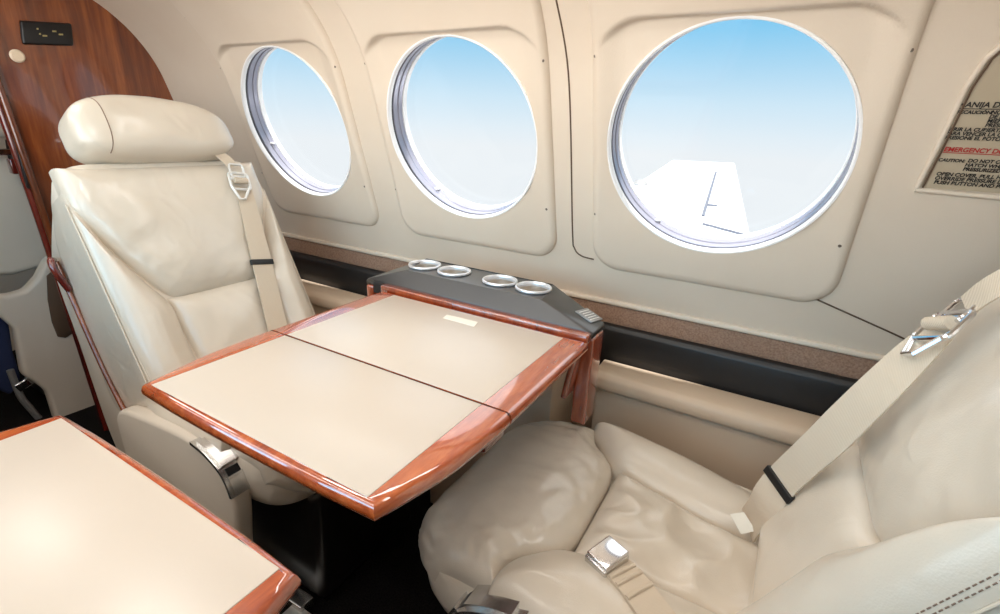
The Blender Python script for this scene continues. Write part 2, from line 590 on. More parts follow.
# ------------------------------------------------------------------ bulkhead with wood veneer
def bulkhead():
    pts = []
    edge = [(.588, 0), (.563, .68), (.541, 1.05), (.531, 1.2), (.52, CEIL_Z - .002)]
    prof = []
    for i in range(40):
        s = S_BOT + (S_TOP - S_BOT) * i / 39
        p = WP(0, s, cs(s)); prof.append((p.y, p.z))
    ce = [p for p in CEIL[1:len(CEIL) // 2] if p[0] > .54]
    poly = edge + list(reversed(ce)) + list(reversed(prof)) + [(1.087, ZB), (1.087, 0)]
    o = MB().add(*prism_geo([(-1.80, y, z) for y, z in poly], (-.03, 0, 0))).build('wall_bulkhead', M['panel_wood'], None, False)
    tag(o, 'glossy brown wood veneer bulkhead behind the left seat', 'wall', kind='structure')
    # bullnose edge strip
    path = spline([(-1.795, y - .004, z) for y, z in edge], 8)
    r = empty('door_jamb', (-1.8, .58, 0), 'dark red and orange wood edge strip along the bulkhead doorway', 'door frame')
    MB().add(*tube_geo(path, .009, 12)).build('bullnose', M['panel_wood'], r)
    path2 = [(x - .022, y - .006, z) for x, y, z in path]
    MB().add(*tube_geo(path2, .011, 10)).build('jamb_strip', M['dark_red_wood'], r)
    MB().add(*box_geo((-1.795 - .01, .545, .86), (.012, .012, .13), .003)).build('strike_plate', M['black_plastic'], r)
bulkhead()
# outlet plate and round button on the bulkhead
pl = [hit(u, v, (1, 0, 0), -1.797) for u, v in ((20, 20), (70, 23), (72, 47), (23, 44))]
c = sum(pl, Vector()) / 4
oe = empty('outlet_panel', c, 'black rectangular outlet plate high on the brown wood bulkhead', 'outlet panel')
yv = (pl[1] - pl[0]).normalized(); zv = (pl[0] - pl[3]).normalized()
Rm = Matrix(((1, yv.x, zv.x), (0, yv.y, zv.y), (0, yv.z, zv.z)))
MB().add(*box_geo(c + Vector((.001, 0, 0)), (.012, .112, .056), .005, Rm)).build('plate', M['black_plastic'], oe)
for (dy, dz, w) in ((-.022, .010, .004), (-.018, -.002, .004), (-.008, -.006, .010), (.014, .006, .009), (.028, -.001, .010)):
    q = c + Vector((.0075, 0, 0)) + yv * dy + zv * dz
    MB().add(*box_geo(q, (.002, w, .004), .0008, Rm)).build('contact', M['gold'], oe)
p = hit(17, 56, (1, 0, 0), -1.799)
tag(MB().add(*lathe_geo([(1e-5, .006), (.012, .006), (.0155, .003), (.0155, 0), (1e-5, 0)], p, (1, 0, 0), 28)).build('call_button', M['button']), 'round cream button on the wood bulkhead below the black outlet plate', 'button')

# ------------------------------------------------------------------ leather seats
VC = .637
prof_c = spline([(-.04, .410, 0), (0, .418, 0), (.1, .427, 0), (.2, .438, 0), (.3, .447, 0), (.35, .447, 0), (.40, .440, 0), (.440, .423, 0), (.465, .398, 0), (.474, .370, 0), (.470, .345, 0), (.456, .322, 0)], 12)
PC_L = [0.0]
for a, b_ in zip(prof_c, prof_c[1:]): PC_L.append(PC_L[-1] + (b_ - a).length)
def prof_at(q):
    q = min(max(q, 0), PC_L[-1] - 1e-6)
    lo, hi = 0, len(PC_L) - 1
    while hi - lo > 1:
        md = (lo + hi) // 2
        if PC_L[md] <= q: lo = md
        else: hi = md
    t = (q - PC_L[lo]) / (PC_L[hi] - PC_L[lo])
    p = prof_c[lo].lerp(prof_c[hi], t)
    i0 = max(lo - 2, 0); i1 = min(hi + 2, len(prof_c) - 1)
    d = (prof_c[i1] - prof_c[i0]).normalized()
    return p, Vector((-d.y, d.x, 0))
BD = Vector((-.447, 0, .894))      # up along the backrest (a, v, z)
BNRM = Vector((.894, 0, .447))

class Seat:
    def __init__(s, x0, sx, ka=1.0): s.x0, s.sx, s.ka = x0, sx, ka
    def w(s, a, v, z): return Vector((s.x0 + s.sx * a, VC + v, z))
    def cush(s, q, v, h):
        p, n = prof_at(q)
        a, z = p.x + n.x * h, p.y + n.y * h
        k = max(0, abs(v) - .11) / .13
        a -= .075 * k * k * max(0, min(1, a / .46)) ** 3
        return s.w(a * s.ka, v, z)
    def back(s, q, v, h):
        b = BD * q + BNRM * h
        # slight wrap towards the occupant on the outside
        b += BNRM * (.25 * max(0, abs(v) - .1) ** 2 * 4)
        return s.w(b.x, v, .44 + b.z)
    def back_plane(s, h=0):
        n = Vector((s.sx * BNRM.x, 0, BNRM.z)); p = s.w(BNRM.x * h, 0, .44 + BNRM.z * h)
        return n, n.dot(p)

def seg_dist(p, a, b):
    ab = b - a; t = max(0, min(1, (p - a).dot(ab) / max(ab.length_squared, 1e-12)))
    return (p - a - ab * t).length

def pad(name, mapf, L, Rr, H, w, D, mat, parent, nu=40, nv=40, endround=(0, 0), wr=.0, seed=0, power=2.4, crown=0.0, wr_edge=0.0, fold=0.0):
    """soft cushion: ruled patch between left and right curves in (q,v); puffed up with creased edges"""
    n1 = nu + 1
    Lc = resample(spline([(q, v, 0) for q, v in L], 10), 80); Rc = resample(spline([(q, v, 0) for q, v in Rr], 10), 80)
    def cosp(i, n): return .5 - .5 * math.cos(math.pi * i / n)
    def at(curve, t):
        x = t * (len(curve) - 1); i = min(int(x), len(curve) - 2)
        return curve[i].lerp(curve[i + 1], x - i)
    P = []
    for j in range(nv + 1):
        t = cosp(j, nv)
        row = []
        for i in range(nu + 1):
            u = cosp(i, nu)
            # bow of the two ends
            tt = t + (endround[0] * (1 - t) * (1 - (2 * u - 1) ** 2) * -1 + endround[1] * t * (1 - (2 * u - 1) ** 2)) 
            a = at(Lc, min(max(t, 0), 1)); b = at(Rc, min(max(t, 0), 1))
            p = a.lerp(b, u)
            if endround[0] or endround[1]:
                d = (at(Lc, 1) + at(Rc, 1) - at(Lc, 0) - at(Rc, 0)) * .5
                bow = 1 - (2 * u - 1) ** 2
                p = p + d * (endround[1] * bow * t * t - endround[0] * bow * (1 - t) ** 2)
            row.append(p)
        P.append(row)
    bd = [P[0][i] for i in range(nu + 1)] + [P[j][nu] for j in range(1, nv + 1)] + [P[nv][i] for i in range(nu - 1, -1, -1)] + [P[j][0] for j in range(nv - 1, 0, -1)]
    vs = []; fs = []
    for j in range(nv + 1):
        for i in range(nu + 1):
            p = P[j][i]
            if i in (0, nu) or j in (0, nv): d = 0.0
            else: d = min(seg_dist(p, bd[k], bd[(k + 1) % len(bd)]) for k in range(len(bd)))
            e = min(d / w, 1)
            k_ = (1 - (1 - e) ** power) ** (1 / power)
            h = -D + (H + D) * k_
            if crown: h += crown * min(d / .09, 1) ** .8
            if wr:
                h += wr * e * (noise.noise(Vector((p.x * 14 + seed, p.y * 14, seed * 3.1))) + .5 * noise.noise(Vector((p.x * 34, p.y * 34 + seed, 1.7))))
            if fold:
                h += fold * e * (1 - 3 * abs(noise.noise(Vector((p.x * 9 + p.y * 5, p.y * 13 - p.x * 4, seed)))) )
            if wr_edge:
                ang = p.x * 60 - p.y * 45
                h += wr_edge * e * math.exp(-d / .035) * noise.noise(Vector((p.x * 70 + seed, p.y * 70, .3)))
            vs.append(mapf(p.x, p.y, h))
    for j in range(nv):
        for i in range(nu):
            a = j * n1 + i
            fs.append([a, a + 1, a + n1 + 1, a + n1])
    # skirt into the body below
    base = len(vs)
    idx = [i for i in range(n1)] + [j * n1 + nu for j in range(1, nv + 1)] + [nv * n1 + i for i in range(nu - 1, -1, -1)] + [j * n1 for j in range(nv - 1, 0, -1)]
    for k in idx:
        j, i = divmod(k, n1); p = P[j][i]
        vs.append(mapf(p.x, p.y, -D - .012))
    m = len(idx)
    for k in range(m):
        k2 = (k + 1) % m
        fs.append([idx[k], idx[k2], base + k2, base + k])
    fs.append([base + k for k in range(m)])
    o = link_mesh(name, vs, fs, mat, parent, True, True, 75)
    return o

def superell(c, r, e1, e2, axes, n1=40, n2=28, defo=None):
    vs = []; fs = []
    sp = lambda x, e: math.copysign(abs(x) ** e, x)
    for j in range(n2 + 1):
        ph = -math.pi / 2 + math.pi * j / n2
        for i in range(n1):
            th = 2 * math.pi * i / n1
            p = Vector((r[0] * sp(math.cos(ph), e1) * sp(math.cos(th), e2), r[1] * sp(math.cos(ph), e1) * sp(math.sin(th), e2), r[2] * sp(math.sin(ph), e1)))
            if defo: p = defo(p)
            vs.append(Vector(c) + axes[0] * p.x + axes[1] * p.y + axes[2] * p.z)
    for j in range(n2):
        for i in range(n1):
            i2 = (i + 1) % n1
            fs.append([j * n1 + i, j * n1 + i2, (j + 1) * n1 + i2, (j + 1) * n1 + i])
    bm = bmesh.new(); bv = [bm.verts.new(v) for v in vs]
    for f in fs:
        try: bm.faces.new([bv[i] for i in f])
        except ValueError: pass
    bmesh.ops.remove_doubles(bm, verts=bm.verts, dist=1e-5)
    return bm

def seat_body(S, name, root):
    """leather base of the cushion, plan outline lofted down"""
    vs = []; fs = []
    out = []
    for i in range(72):
        th = 2 * math.pi * i / 72
        c_, s_ = math.cos(th), math.sin(th)
        ex = 2 / 5.5
        a = .205 + .258 * math.copysign(abs(c_) ** ex, c_); v = .224 * math.copysign(abs(s_) ** ex, s_)
        out.append((a, v))
    lv = [(.418, -.03), (.424, -.012), (.41, -.002), (.38, 0), (.35, -.004), (.325, -.012), (.31, -.03), (.305, -.06)]
    for (z, off) in lv:
        for (a, v) in out:
            k = 1 + off / .22
            vs.append(S.w((.205 + (a - .205) * (1 + off / .26)) * S.ka, v * k, z))
    n = len(out)
    for j in range(len(lv) - 1):
        for i in range(n):
            i2 = (i + 1) % n
            fs.append([j * n + i, j * n + i2, (j + 1) * n + i2, (j + 1) * n + i])
    fs.append(list(range(n))); fs.append([(len(lv) - 1) * n + i for i in range(n)])
    return link_mesh(name, vs, fs, M['leather'], root, True, True, 60)

def make_seat(x0, sx, label, right):
    va, vw = (.236, .186) if right else (.218, .214)
    ash, azz = (.027, .010) if right else (-.018, 0)
    S = Seat(x0, sx, 1.0 if right else .86)
    root = empty('leather_seat', S.w(.2, 0, 0), label, 'seat')
    ml = M['leather']
    seat_body(S, 'seat_frame_cover', root)
    QF = PC_L[-1]
    q_of = lambda a: a + .041
    # front roll: from the rear crease over the waterfall front
    pad('front_roll', S.cush, [(q_of(.325), -.216), (q_of(.312), -.165), (q_of(.25), -.11), (q_of(.243), 0), (q_of(.25), .1), (q_of(.300), .152), (q_of(.320), .180), (q_of(.328), .196)],
        [(QF - .075, -.212), (QF - .03, -.165), (QF, -.08), (QF, 0), (QF, .08), (QF - .03, .16), (QF - .075, .196)], .012, .05, .016, ml, root, 56, 72, wr=.004, seed=1.3, crown=.012, wr_edge=.015)
    pad('seat_cushion', S.cush, [(.005, -.085), (.09, -.085), (.19, -.095), (q_of(.242), -.112)], [(.005, .085), (.09, .078), (.19, .088), (q_of(.242), .102)], .012, .035, .014, ml, root, 60, 64, wr=.004, seed=4.1, crown=.004, fold=.009)
    for sg in (-1, 1):
        inner = [(.0, .085), (.09, .08), (.19, .09), (q_of(.25), .108), (q_of(.305), .158)]
        if sg > 0: inner = [(.0, .085), (.09, .08), (.19, .09), (q_of(.25), .106), (q_of(.298), .156), (q_of(.330), .186)]
        outer = [(.0, .222), (.1, .238), (.2, .24), (q_of(.27), .238), (q_of(.334), .232)] if sg < 0 else [(.0, .175), (.06, .195), (.13, .212), (.2, .222), (q_of(.29), .228), (q_of(.350), .218)]
        pad('seat_bolster', S.cush, [(q, sg * v) for q, v in inner], [(q, sg * v) for q, v in outer], .034 if sg < 0 else .028, .075 if sg < 0 else .06, .016, ml, root, 32, 48, wr=.0025, seed=7 + sg, power=2.0, endround=(0, .0 if sg > 0 else .02))
    # piping along the aisle side, where the top panels meet the side panel
    pts = [S.cush(q, v, h) for q, v, h in ((.02, -.226, -.012), (.12, -.240, -.012), (.22, -.243, -.012), (.3, -.240, -.012), (.36, -.226, -.014))]
    MB().add(*tube_geo(spline(pts, 8), .0026, 8)).build('piping', ml, root)
    # ---- backrest
    HB = [(-.2, -.31), (-.067, -.30), (.277, -.205), (.38, -.165), (.44, -.10), (.48, -.06), (.6, -.04)]
    bb = bmesh.new()
    out = []
    for i in range(160):
        th = 2 * math.pi * i / 160
        c_, s_ = math.cos(th), math.sin(th)
        ex = 2 / 9.0
        out.append((.22 + .289 * math.copysign(abs(s_) ** ex, s_), (vw if c_ > 0 else va) * math.copysign(abs(c_) ** ex, c_)))
    vs = []; fs = []
    lv = [(-.21, -.05), (-.208, -.025), (-.20, -.006), (-.15, 0), (-.08, 0), (-.03, 0), (.0, 0), (.010, -.003), (.012, -.010), (.006, -.03)]
    for (h, off) in lv:
        for (q, v) in out:
            qq = .22 + (q - .22) * (1 + off / .289); hh = h
            if h < -.03:
                hb = -.30
                for (q0, h0), (q1, h1) in zip(HB, HB[1:]):
                    if q0 <= qq <= q1: hb = h0 + (h1 - h0) * (qq - q0) / (q1 - q0)
                hh = -.03 + (h + .03) * (hb + .03) / -.18
            vs.append(S.back(qq, v * (1 + off / .212), hh))
    n = len(out)
    for j in range(len(lv) - 1):
        for i in range(n):
            i2 = (i + 1) % n
            fs.append([j * n + i, j * n + i2, (j + 1) * n + i2, (j + 1) * n + i])
    fs.append(list(range(n))); fs.append([(len(lv) - 1) * n + i for i in range(n)])
    body = link_mesh('backrest', vs, fs, M['leather'], root, True, True, 60)
    top_edge = .497
    pad('lumbar_cushion', S.back, [(.0, -.105), (.08, -.112), (.2, -.118)], [(.0, .105), (.08, .108), (.2, .112)], .030, .05, .006, ml, root, 32, 32, wr=.0012, seed=2.2, crown=.012)
    pad('back_cushion', S.back, [(.187, -.072), (.190, -.092), (.203, -.114), (.235, -.136), (.30, -.168), (.36, -va + .024), (.41, -va + .005), (.45, -va + .003), (top_edge, -va + .004)],
        [(.187, .072), (.190, .092), (.203, .114), (.235, .112 + .022 * (vw - .1) / .11), (.30, .112 + .05 * (vw - .1) / .11), (.37, .112 + .08 * (vw - .1) / .11), (.42, vw - .006), (top_edge, vw - .004)], .034, .055, .006, ml, root, 48, 52, wr=.003, seed=5.5, crown=.016, wr_edge=.008)
    for sg in (-1, 1):
        vo = va if sg < 0 else vw
        ci = min(1, (vo - .1) / .11)
        inner = [(-.01, .103), (.09, .108), (.17, .106), (.205, .118), (.24, .112 + .026 * ci), (.31, .112 + .060 * ci), (.36, vo - .023), (.41, vo - .004), (.425, vo - .002)]
        outer = [(-.01, vo - .004), (.09, vo), (.19, vo), (.25, vo), (.33, vo), (.38, vo), (.41, vo), (.43, vo)]
        bo = pad('back_bolster', S.back, [(q, sg * v) for q, v in inner], [(q, sg * v) for q, v in outer], .045 if not (right and sg < 0) else .06, .07, .006, ml, root, 28, 60, wr=.0015, seed=9 + sg, power=2.0, crown=.008)
        pp = [S.back(q, sg * (vo + .001), .006) for q in (.02, .1, .2, .3, .37, .42)]
        MB().add(*tube_geo(spline(pp, 6), .0014, 8)).build('piping', ml, bo)
        if right and sg == -1:
            st = MB()
            for vv in (-.2308, -.2324):
                for i in range(74):
                    q = .02 + .40 * i / 74
                    d_ = .236 + vv
                    k_ = (1 - (1 - d_ / .07) ** 2) ** .5
                    hh = -.006 + .066 * k_ + .008 * (d_ / .09) ** .8 + .0004
                    a = S.back(q, vv, hh); b2 = S.back(q + .0034, vv, hh)
                    st.add(*tube_geo([a, b2], .0006, 5))
            st.build('stitching', M['stitch'], bo)
    shell = [(-.215, .868), (-.262, .80), (-.325, .70), (-.335, .64), (-.305, .50), (-.262, .26), (-.20, .16), (-.10, .20), (-.06, .36), (-.10, .52), (-.17, .72)]
    shell = [(p.x, p.y) for p in spline([(a, z, 0) for a, z in shell], 4, True)]
    prism('back_shell', [S.w(a, -va + .003, z) for a, z in shell], (0, va + vw - .006, 0), M['leather_side'], root, .006, 2)
    # ---- headrest
    hc = S.back(.573, .002, .012)
    ax = (Vector((0, 1, 0)), Vector((sx * BNRM.x, 0, BNRM.z)), Vector((sx * BD.x, 0, BD.z)))
    def defo(p):
        k = p.x / .178
        if p.z > 0: p.z *= 1 - .40 * max(0, k) ** 2.2 - .06 * max(0, -k) ** 3
        if p.z < 0: p.z *= .94 - .26 * max(0, k) ** 4
        p.z -= .020 * max(0, k) ** 2.5 + .006 * max(0, -k) ** 3
        p.y += .006 * noise.noise(Vector((p.x * 16, p.z * 20, 2)))
        return p
    hb = superell(hc, (.167, .066, .073), .62, .45, ax, 96, 56, defo)
    hd = from_bm('headrest', hb, ml, root, True)
    # stitched end seam of the headrest, over the front
    pts = []
    sp = lambda q, ee: math.copysign(abs(q) ** ee, q)
    for i in range(41):
        ph = rad(-84) + rad(168) * i / 40
        xs = -.112 - .012 * abs(math.sin(ph)) ** 2
        kk = abs(xs) / (.167 * abs(math.cos(ph)) ** .62)
        if kk >= .999: continue
        th = math.acos(kk ** (1 / .45))
        p = defo(Vector((xs, .066 * math.cos(ph) ** .62 * math.sin(th) ** .45, .073 * sp(math.sin(ph), .62))))
        pts.append(hc + ax[0] * p.x + ax[1] * (p.y - .0002) + ax[2] * p.z)
    MB().add(*tube_geo(pts, .0011, 6)).build('seam', M['stitch'], hd)
    for v in (-.07, .07):
        MB().add(*tube_geo([S.back(.46, v, -.04), S.back(.54, v, -.02)], .008, 10)).build('headrest_post', M['chrome'], root)
    # ---- aisle armrest with chrome latch
    prof = [(-.09, .14), (-.10, .34), (-.095, .385), (-.06, .412), (.05, .428), (.15, .437), (.215, .438), (.262, .43), (.30, .411), (.325, .378), (.330, .33), (.315, .24), (.30, .14)]
    prof = [(a + ash * sm(0, .2, a), z + azz * sm(0, .2, a)) for a, z in prof]
    prof3 = [(p.x, p.y) for p in spline([(a, z, 0) for a, z in prof], 4)]
    y0 = .386
    poly = [S.w(a, y0 - VC, z) for a, z in prof3]
    arm = prism('armrest', poly, (0, .036, 0), M['leather_side'], root, .009, 3)
    # latch: curved plate over the front top corner
    lt = spline([(a + ash, z + azz, 0) for a, z in ((.222, .4385), (.262, .4305), (.30, .4115), (.318, .390), (.328, .362))], 6)
    lo_, hi_ = [], []
    def strip(name, i0, i1, lift, mat, y_a, y_b):
        vs = []; fs = []
        seg = lt[i0:i1 + 1]; mm = len(seg)
        for i, p in enumerate(seg):
            d = (seg[min(i + 1, mm - 1)] - seg[max(i - 1, 0)]).normalized(); nn = Vector((-d.y, d.x, 0))
            for (yy, hh) in ((y_a, -.004), (y_a, lift), (y_b, lift), (y_b, -.004)):
                q = p + nn * hh; vs.append(S.w(q.x, yy - VC, q.y))
        for i in range(mm - 1):
            for k in range(4):
                k2 = (k + 1) % 4; fs.append([i * 4 + k, i * 4 + k2, (i + 1) * 4 + k2, (i + 1) * 4 + k])
        fs.append([0, 1, 2, 3]); fs.append([(mm - 1) * 4 + k for k in range(4)])
        return link_mesh(name, vs, fs, mat, arm, True, True, 35)
    strip('latch_plate', 0, len(lt) - 1, .003, M['steel'], y0 - .003, y0 + .04)
    strip('latch_handle', 2, 12, .009, M['steel'], y0 + .002, y0 + .036)
    strip('latch_recess', 13, 16, .0036, M['black_plastic'], y0 + .006, y0 + .032)
    strip('latch_button', 16, 23, .008, M['steel'], y0 + .003, y0 + .037)
    # ---- pedestal
    MB().add(*box_geo(S.w(.19, .02, .16), (.36, .30, .29), .02)).build('pedestal', M['console'], root)
    for v in (-.15, .15):
        MB().add(*box_geo(S.w(.17, v, .012), (.34, .035, .024), .004)).build('foot_rail', M['steel'], root)
    return S, root

SL, seatL = make_seat(-1.057, 1, 'reclined cream leather seat at left in front of the wood bulkhead', False)
SR, seatR = make_seat(.08, -1, 'cream leather seat in the right foreground with buckle lying on its cushion', True)
# wooden trim strip on the left seat's shell, with its pull handle
pts = [hit(u, v, (0, 1, 0), .4155) for u, v in ((56, 262), (66, 284), (86, 330), (103, 368), (121, 404), (130, 421))]
ts = MB().add(*tube_geo(spline(pts, 6), .0055, 10)).build('shell_trim', M['panel_wood'], seatL)
MB().add(*tube_geo(spline([pts[0] + Vector((0, -.004, .005)), pts[0] + Vector((.02, -.014, .008)), pts[0] + Vector((.03, -.014, -.015)), pts[1] + Vector((.01, 0, -.012))], 6), .007, 10)).build('pull_handle', M['dark_red_wood'], ts)

# ------------------------------------------------------------------ shoulder harnesses and lap buckle
def strap_on_back(S, pix, h, width):
    n, c = S.back_plane(h)
    pts = []
    for e in pix:
        n, c = S.back_plane(e[2] if len(e) > 2 else h)
        pts.append(hit(e[0], e[1], n, c))
    return pts
def strap_build(name, pts, width, nrm, mat, parent, th=.0025, sub=6, taper=0):
    sp = spline(pts, sub)
    sides = []
    for i in range(len(sp)):
        d = sp[min(i + 1, len(sp) - 1)] - sp[max(i - 1, 0)]
        wd = width * (1 if not taper else taper + (1 - taper) * min(1, i / len(sp) / .45))
        sides.append(d.cross(nrm).normalized() * wd / 2)
    return MB().add(*ribbon_geo(sp, sides, th)).build(name, mat, parent, True, 30)

def ring_frame(c, ax_u, ax_v, hu, hv, r, n=8):
    """rounded rectangular wire loop"""
    pts = []
    k = .35 * min(hu, hv)
    for (sx, sy) in ((1, 1), (-1, 1), (-1, -1), (1, -1)):
        for i in range(5):
            a = {(1, 1): 0, (-1, 1): 90, (-1, -1): 180, (1, -1): 270}[(sx, sy)] + i * 22.5
            pts.append(c + ax_u * (sx * (hu - k) + k * math.cos(rad(a))) + ax_v * (sy * (hv - k) + k * math.sin(rad(a))))
    return tube_geo(pts, r, n, closed=True)

def harness(S, up, clasp, lo, band, end, label, white, w_lo=.046, nrm=None):
    if nrm is None: nrm, _ = S.back_plane(0)
    nrm = Vector(nrm).normalized()
    up3 = strap_on_back(S, up, .05, .03); lo3 = strap_on_back(S, lo, .05, .03)
    c3 = strap_on_back(S, [clasp], .06, 0)[0]
    root = empty('shoulder_belt', lo3[-1], label, 'seat belt')
    strap_build('upper_webbing', up3, .027, nrm, M['web'], root)
    lw = strap_build('lower_webbing', lo3, w_lo, nrm, M['web'], root, taper=.62 if not white else .8)
    # clasp: wire loop plus plate with a rolled strap end
    nb = S.back_plane(0)[0]
    d = (lo3[1] - lo3[0]).normalized(); sd = d.cross(nb * .75 + nrm * .25).normalized(); nn = sd.cross(d)
    mt = M['clasp'] if white else M['chrome']
    cl = MB()
    cl.add(*ring_frame(c3 - d * .022, d, sd, .016, .017, .0028))
    cl.add(*ring_frame(c3 + d * .006, d, sd, .021, .024, .0034))
    # pointed release loop
    tip = c3 + d * .052
    cl.add(*tube_geo([c3 + d * .02 + sd * .024, tip + sd * .01, tip - sd * .003, c3 + d * .02 - sd * .022], .0034, 8))
    cl.add(*box_geo(c3 + nn * .002, (.006, .044, .004), .0015, Matrix((d, sd, nn)).transposed()))
    clo = cl.build('clasp', mt, root)
    MB().add(*tube_geo([c3 + d * .006 - sd * .016 + nn * .004, c3 + d * .006 + sd * .016 + nn * .004], .0075, 12)).build('strap_loop', M['web'], clo)
    # dark keeper band
    i = min(range(len(lo3) - 1), key=lambda k: (lo3[k] + lo3[k + 1] - 2 * strap_on_back(S, [band], .055, 0)[0]).length)
    sp_ = spline(lo3, 6); tgt = strap_on_back(S, [band], .055, 0)[0]
    b3 = min(sp_, key=lambda p: (p - tgt).length); ib = sp_.index(b3)
    d2 = (sp_[min(ib + 1, len(sp_) - 1)] - sp_[max(ib - 1, 0)]).normalized(); s2 = d2.cross(nrm).normalized(); n2 = s2.cross(d2)
    MB().add(*box_geo(b3, (.013, w_lo + .006, .010), .0015, Matrix((d2, s2, n2)).transposed())).build('keeper_band', M['black_plastic'], root)
    return root, lo3, nrm
hl, lo3, nl_ = harness(SL, [(214, 150, .03), (226, 159), (233, 167)], (239, 179), [(243, 187), (251, 217), (262, 262), (273, 308), (282, 345)], (262, 261), None,
        'beige shoulder belt with white clasp hanging down the left seat back', True, .052)
hr, lo3r, nr_ = harness(SR, [(1075, 243, .09), (1020, 272, .085), (985, 292, .085), (966, 307, .08)], (946, 322, .085), [(938, 332, .08), (916, 352, .085), (874, 393, .085), (828, 438, .075), (784, 479, .06), (762, 506, .05), (748, 525, .03)], (784, 479), None,
        'beige shoulder belt with chrome clasp crossing the right seat beside the wall', False, .050, (-.55, -.62, .55))
# white tag at the end of the right belt
n_, c_ = SR.back_plane(.04)
e3 = hit(743, 522, n_, c_)
fn = (CAM - e3).normalized()
MB().add(*prism_geo([hit(u, v, fn, fn.dot(e3) + .012) for u, v in ((730, 514), (744, 512), (756, 531), (741, 534))], fn * -.001)).build('paper_tag', M['white'], hr, False)

# lap buckle lying on the right seat
def lap_buckle():
    zc = .468
    ptop = [hit(u, v, (0, 0, 1), zc + .012) for u, v in ((609, 535), (630, 553), (606, 573), (586, 552))]
    c = sum(ptop, Vector()) / 4
    ex = (ptop[1] - ptop[0]).normalized()
    ey = Vector((0, 0, 1)).cross(ex).normalized()
    Rm_ = Matrix((ex, ey, Vector((0, 0, 1)))).transposed() @ Matrix.Rotation(rad(6), 3, 'X')
    root = empty('lap_belt_buckle', c - Vector((0, 0, .02)), 'polished square lap belt buckle lying on the right seat cushion', 'seat belt buckle')
    sx_ = (ptop[1] - ptop[0]).length; sy_ = (ptop[3] - ptop[0]).length
    MB().add(*box_geo(c - Vector((0, 0, .014)), (sx_, sy_, .024), .003, Rm_)).build('buckle_body', M['steel'], root)
    MB().add(*box_geo(c, (sx_ * .96, sy_ * .92, .005), .002, Rm_)).build('lift_flap', M['chrome'], root)
    pts = [hit(u, v, (0, 0, 1), z) for u, v, z in ((612, 562, .464), (622, 573, .468), (634, 586, .468), (655, 614, .466), (690, 660, .462))]
    strap_build('lap_webbing', pts, .044, Vector((0, 0, 1)), M['web'], root, .006)
    d = (pts[2] - pts[1]).normalized()
    for k, p in enumerate((pts[1], pts[1].lerp(pts[2], .55), pts[2].lerp(pts[3], .25))):
        sd = d.cross(Vector((0, 0, 1))).normalized()
        MB().add(*tube_geo([p - sd * .021 + Vector((0, 0, .003)), p + Vector((0, 0, .0045)), p + sd * .021 + Vector((0, 0, .003))], .0035, 8)).build('strap_fold', M['web'], root)
lap_buckle()

# ------------------------------------------------------------------ tables
TZ = .66
TXC = -.4885
def leaf_geo(half_at, y0, y1, inl, n=24, near_edge=None):
    """rim of a leaf between y0 (free end) and y1: loft between inlay rectangle and outer outline"""
def build_leaf(name, root, outer, inner, seam_y):
    """outer: closed outline (x,y); inner: inlay rect outline with the same count"""
    n = len(outer)
    cx = sum(p[0] for p in outer) / n; cy = sum(p[1] for p in outer) / n
    def ins(i, d):
        p0 = Vector(outer[i - 1]); p = Vector(outer[i]); p1 = Vector(outer[(i + 1) % n])
        e0 = (p - p0).normalized(); e1 = (p1 - p).normalized()
        n0 = Vector((-e0.y, e0.x)); n1 = Vector((-e1.y, e1.x))
        m = n0 + n1
        m = m / max(m.dot(n0), .3) if m.length > 1e-6 else n0
        return p + m * d
    area = sum(outer[i][0] * outer[(i + 1) % n][1] - outer[(i + 1) % n][0] * outer[i][1] for i in range(n))
    if area < 0: outer.reverse(); inner.reverse()
    rings = []
    rings.append([(p[0], p[1], TZ - .0002) for p in inner])
    for d, dz in ((.009, 0), (.005, -.001), (.002, -.004), (0, -.010), (.0005, -.015), (.004, -.021), (.010, -.024)):
        rings.append([(ins(i, d).x, e[1] if abs(e[1] - seam_y) < .002 else ins(i, d).y, TZ + dz) for i, e in enumerate(outer)])
    vs = [p for r in rings for p in r]; fs = []
    for k in range(len(rings) - 1):
        for i in range(n):
            j = (i + 1) % n
            fs.append([k * n + i, k * n + j, (k + 1) * n + j, (k + 1) * n + i])
    fs.append([(len(rings) - 1) * n + i for i in range(n)])
    fs.append([i for i in range(n)])
    o = link_mesh(name, vs, fs, M['table_wood'], root, True, True, 32)
    # inlay
    bx = [p[0] for p in inner]; by = [p[1] for p in inner]
    return o, (min(bx), max(bx), min(by), max(by))

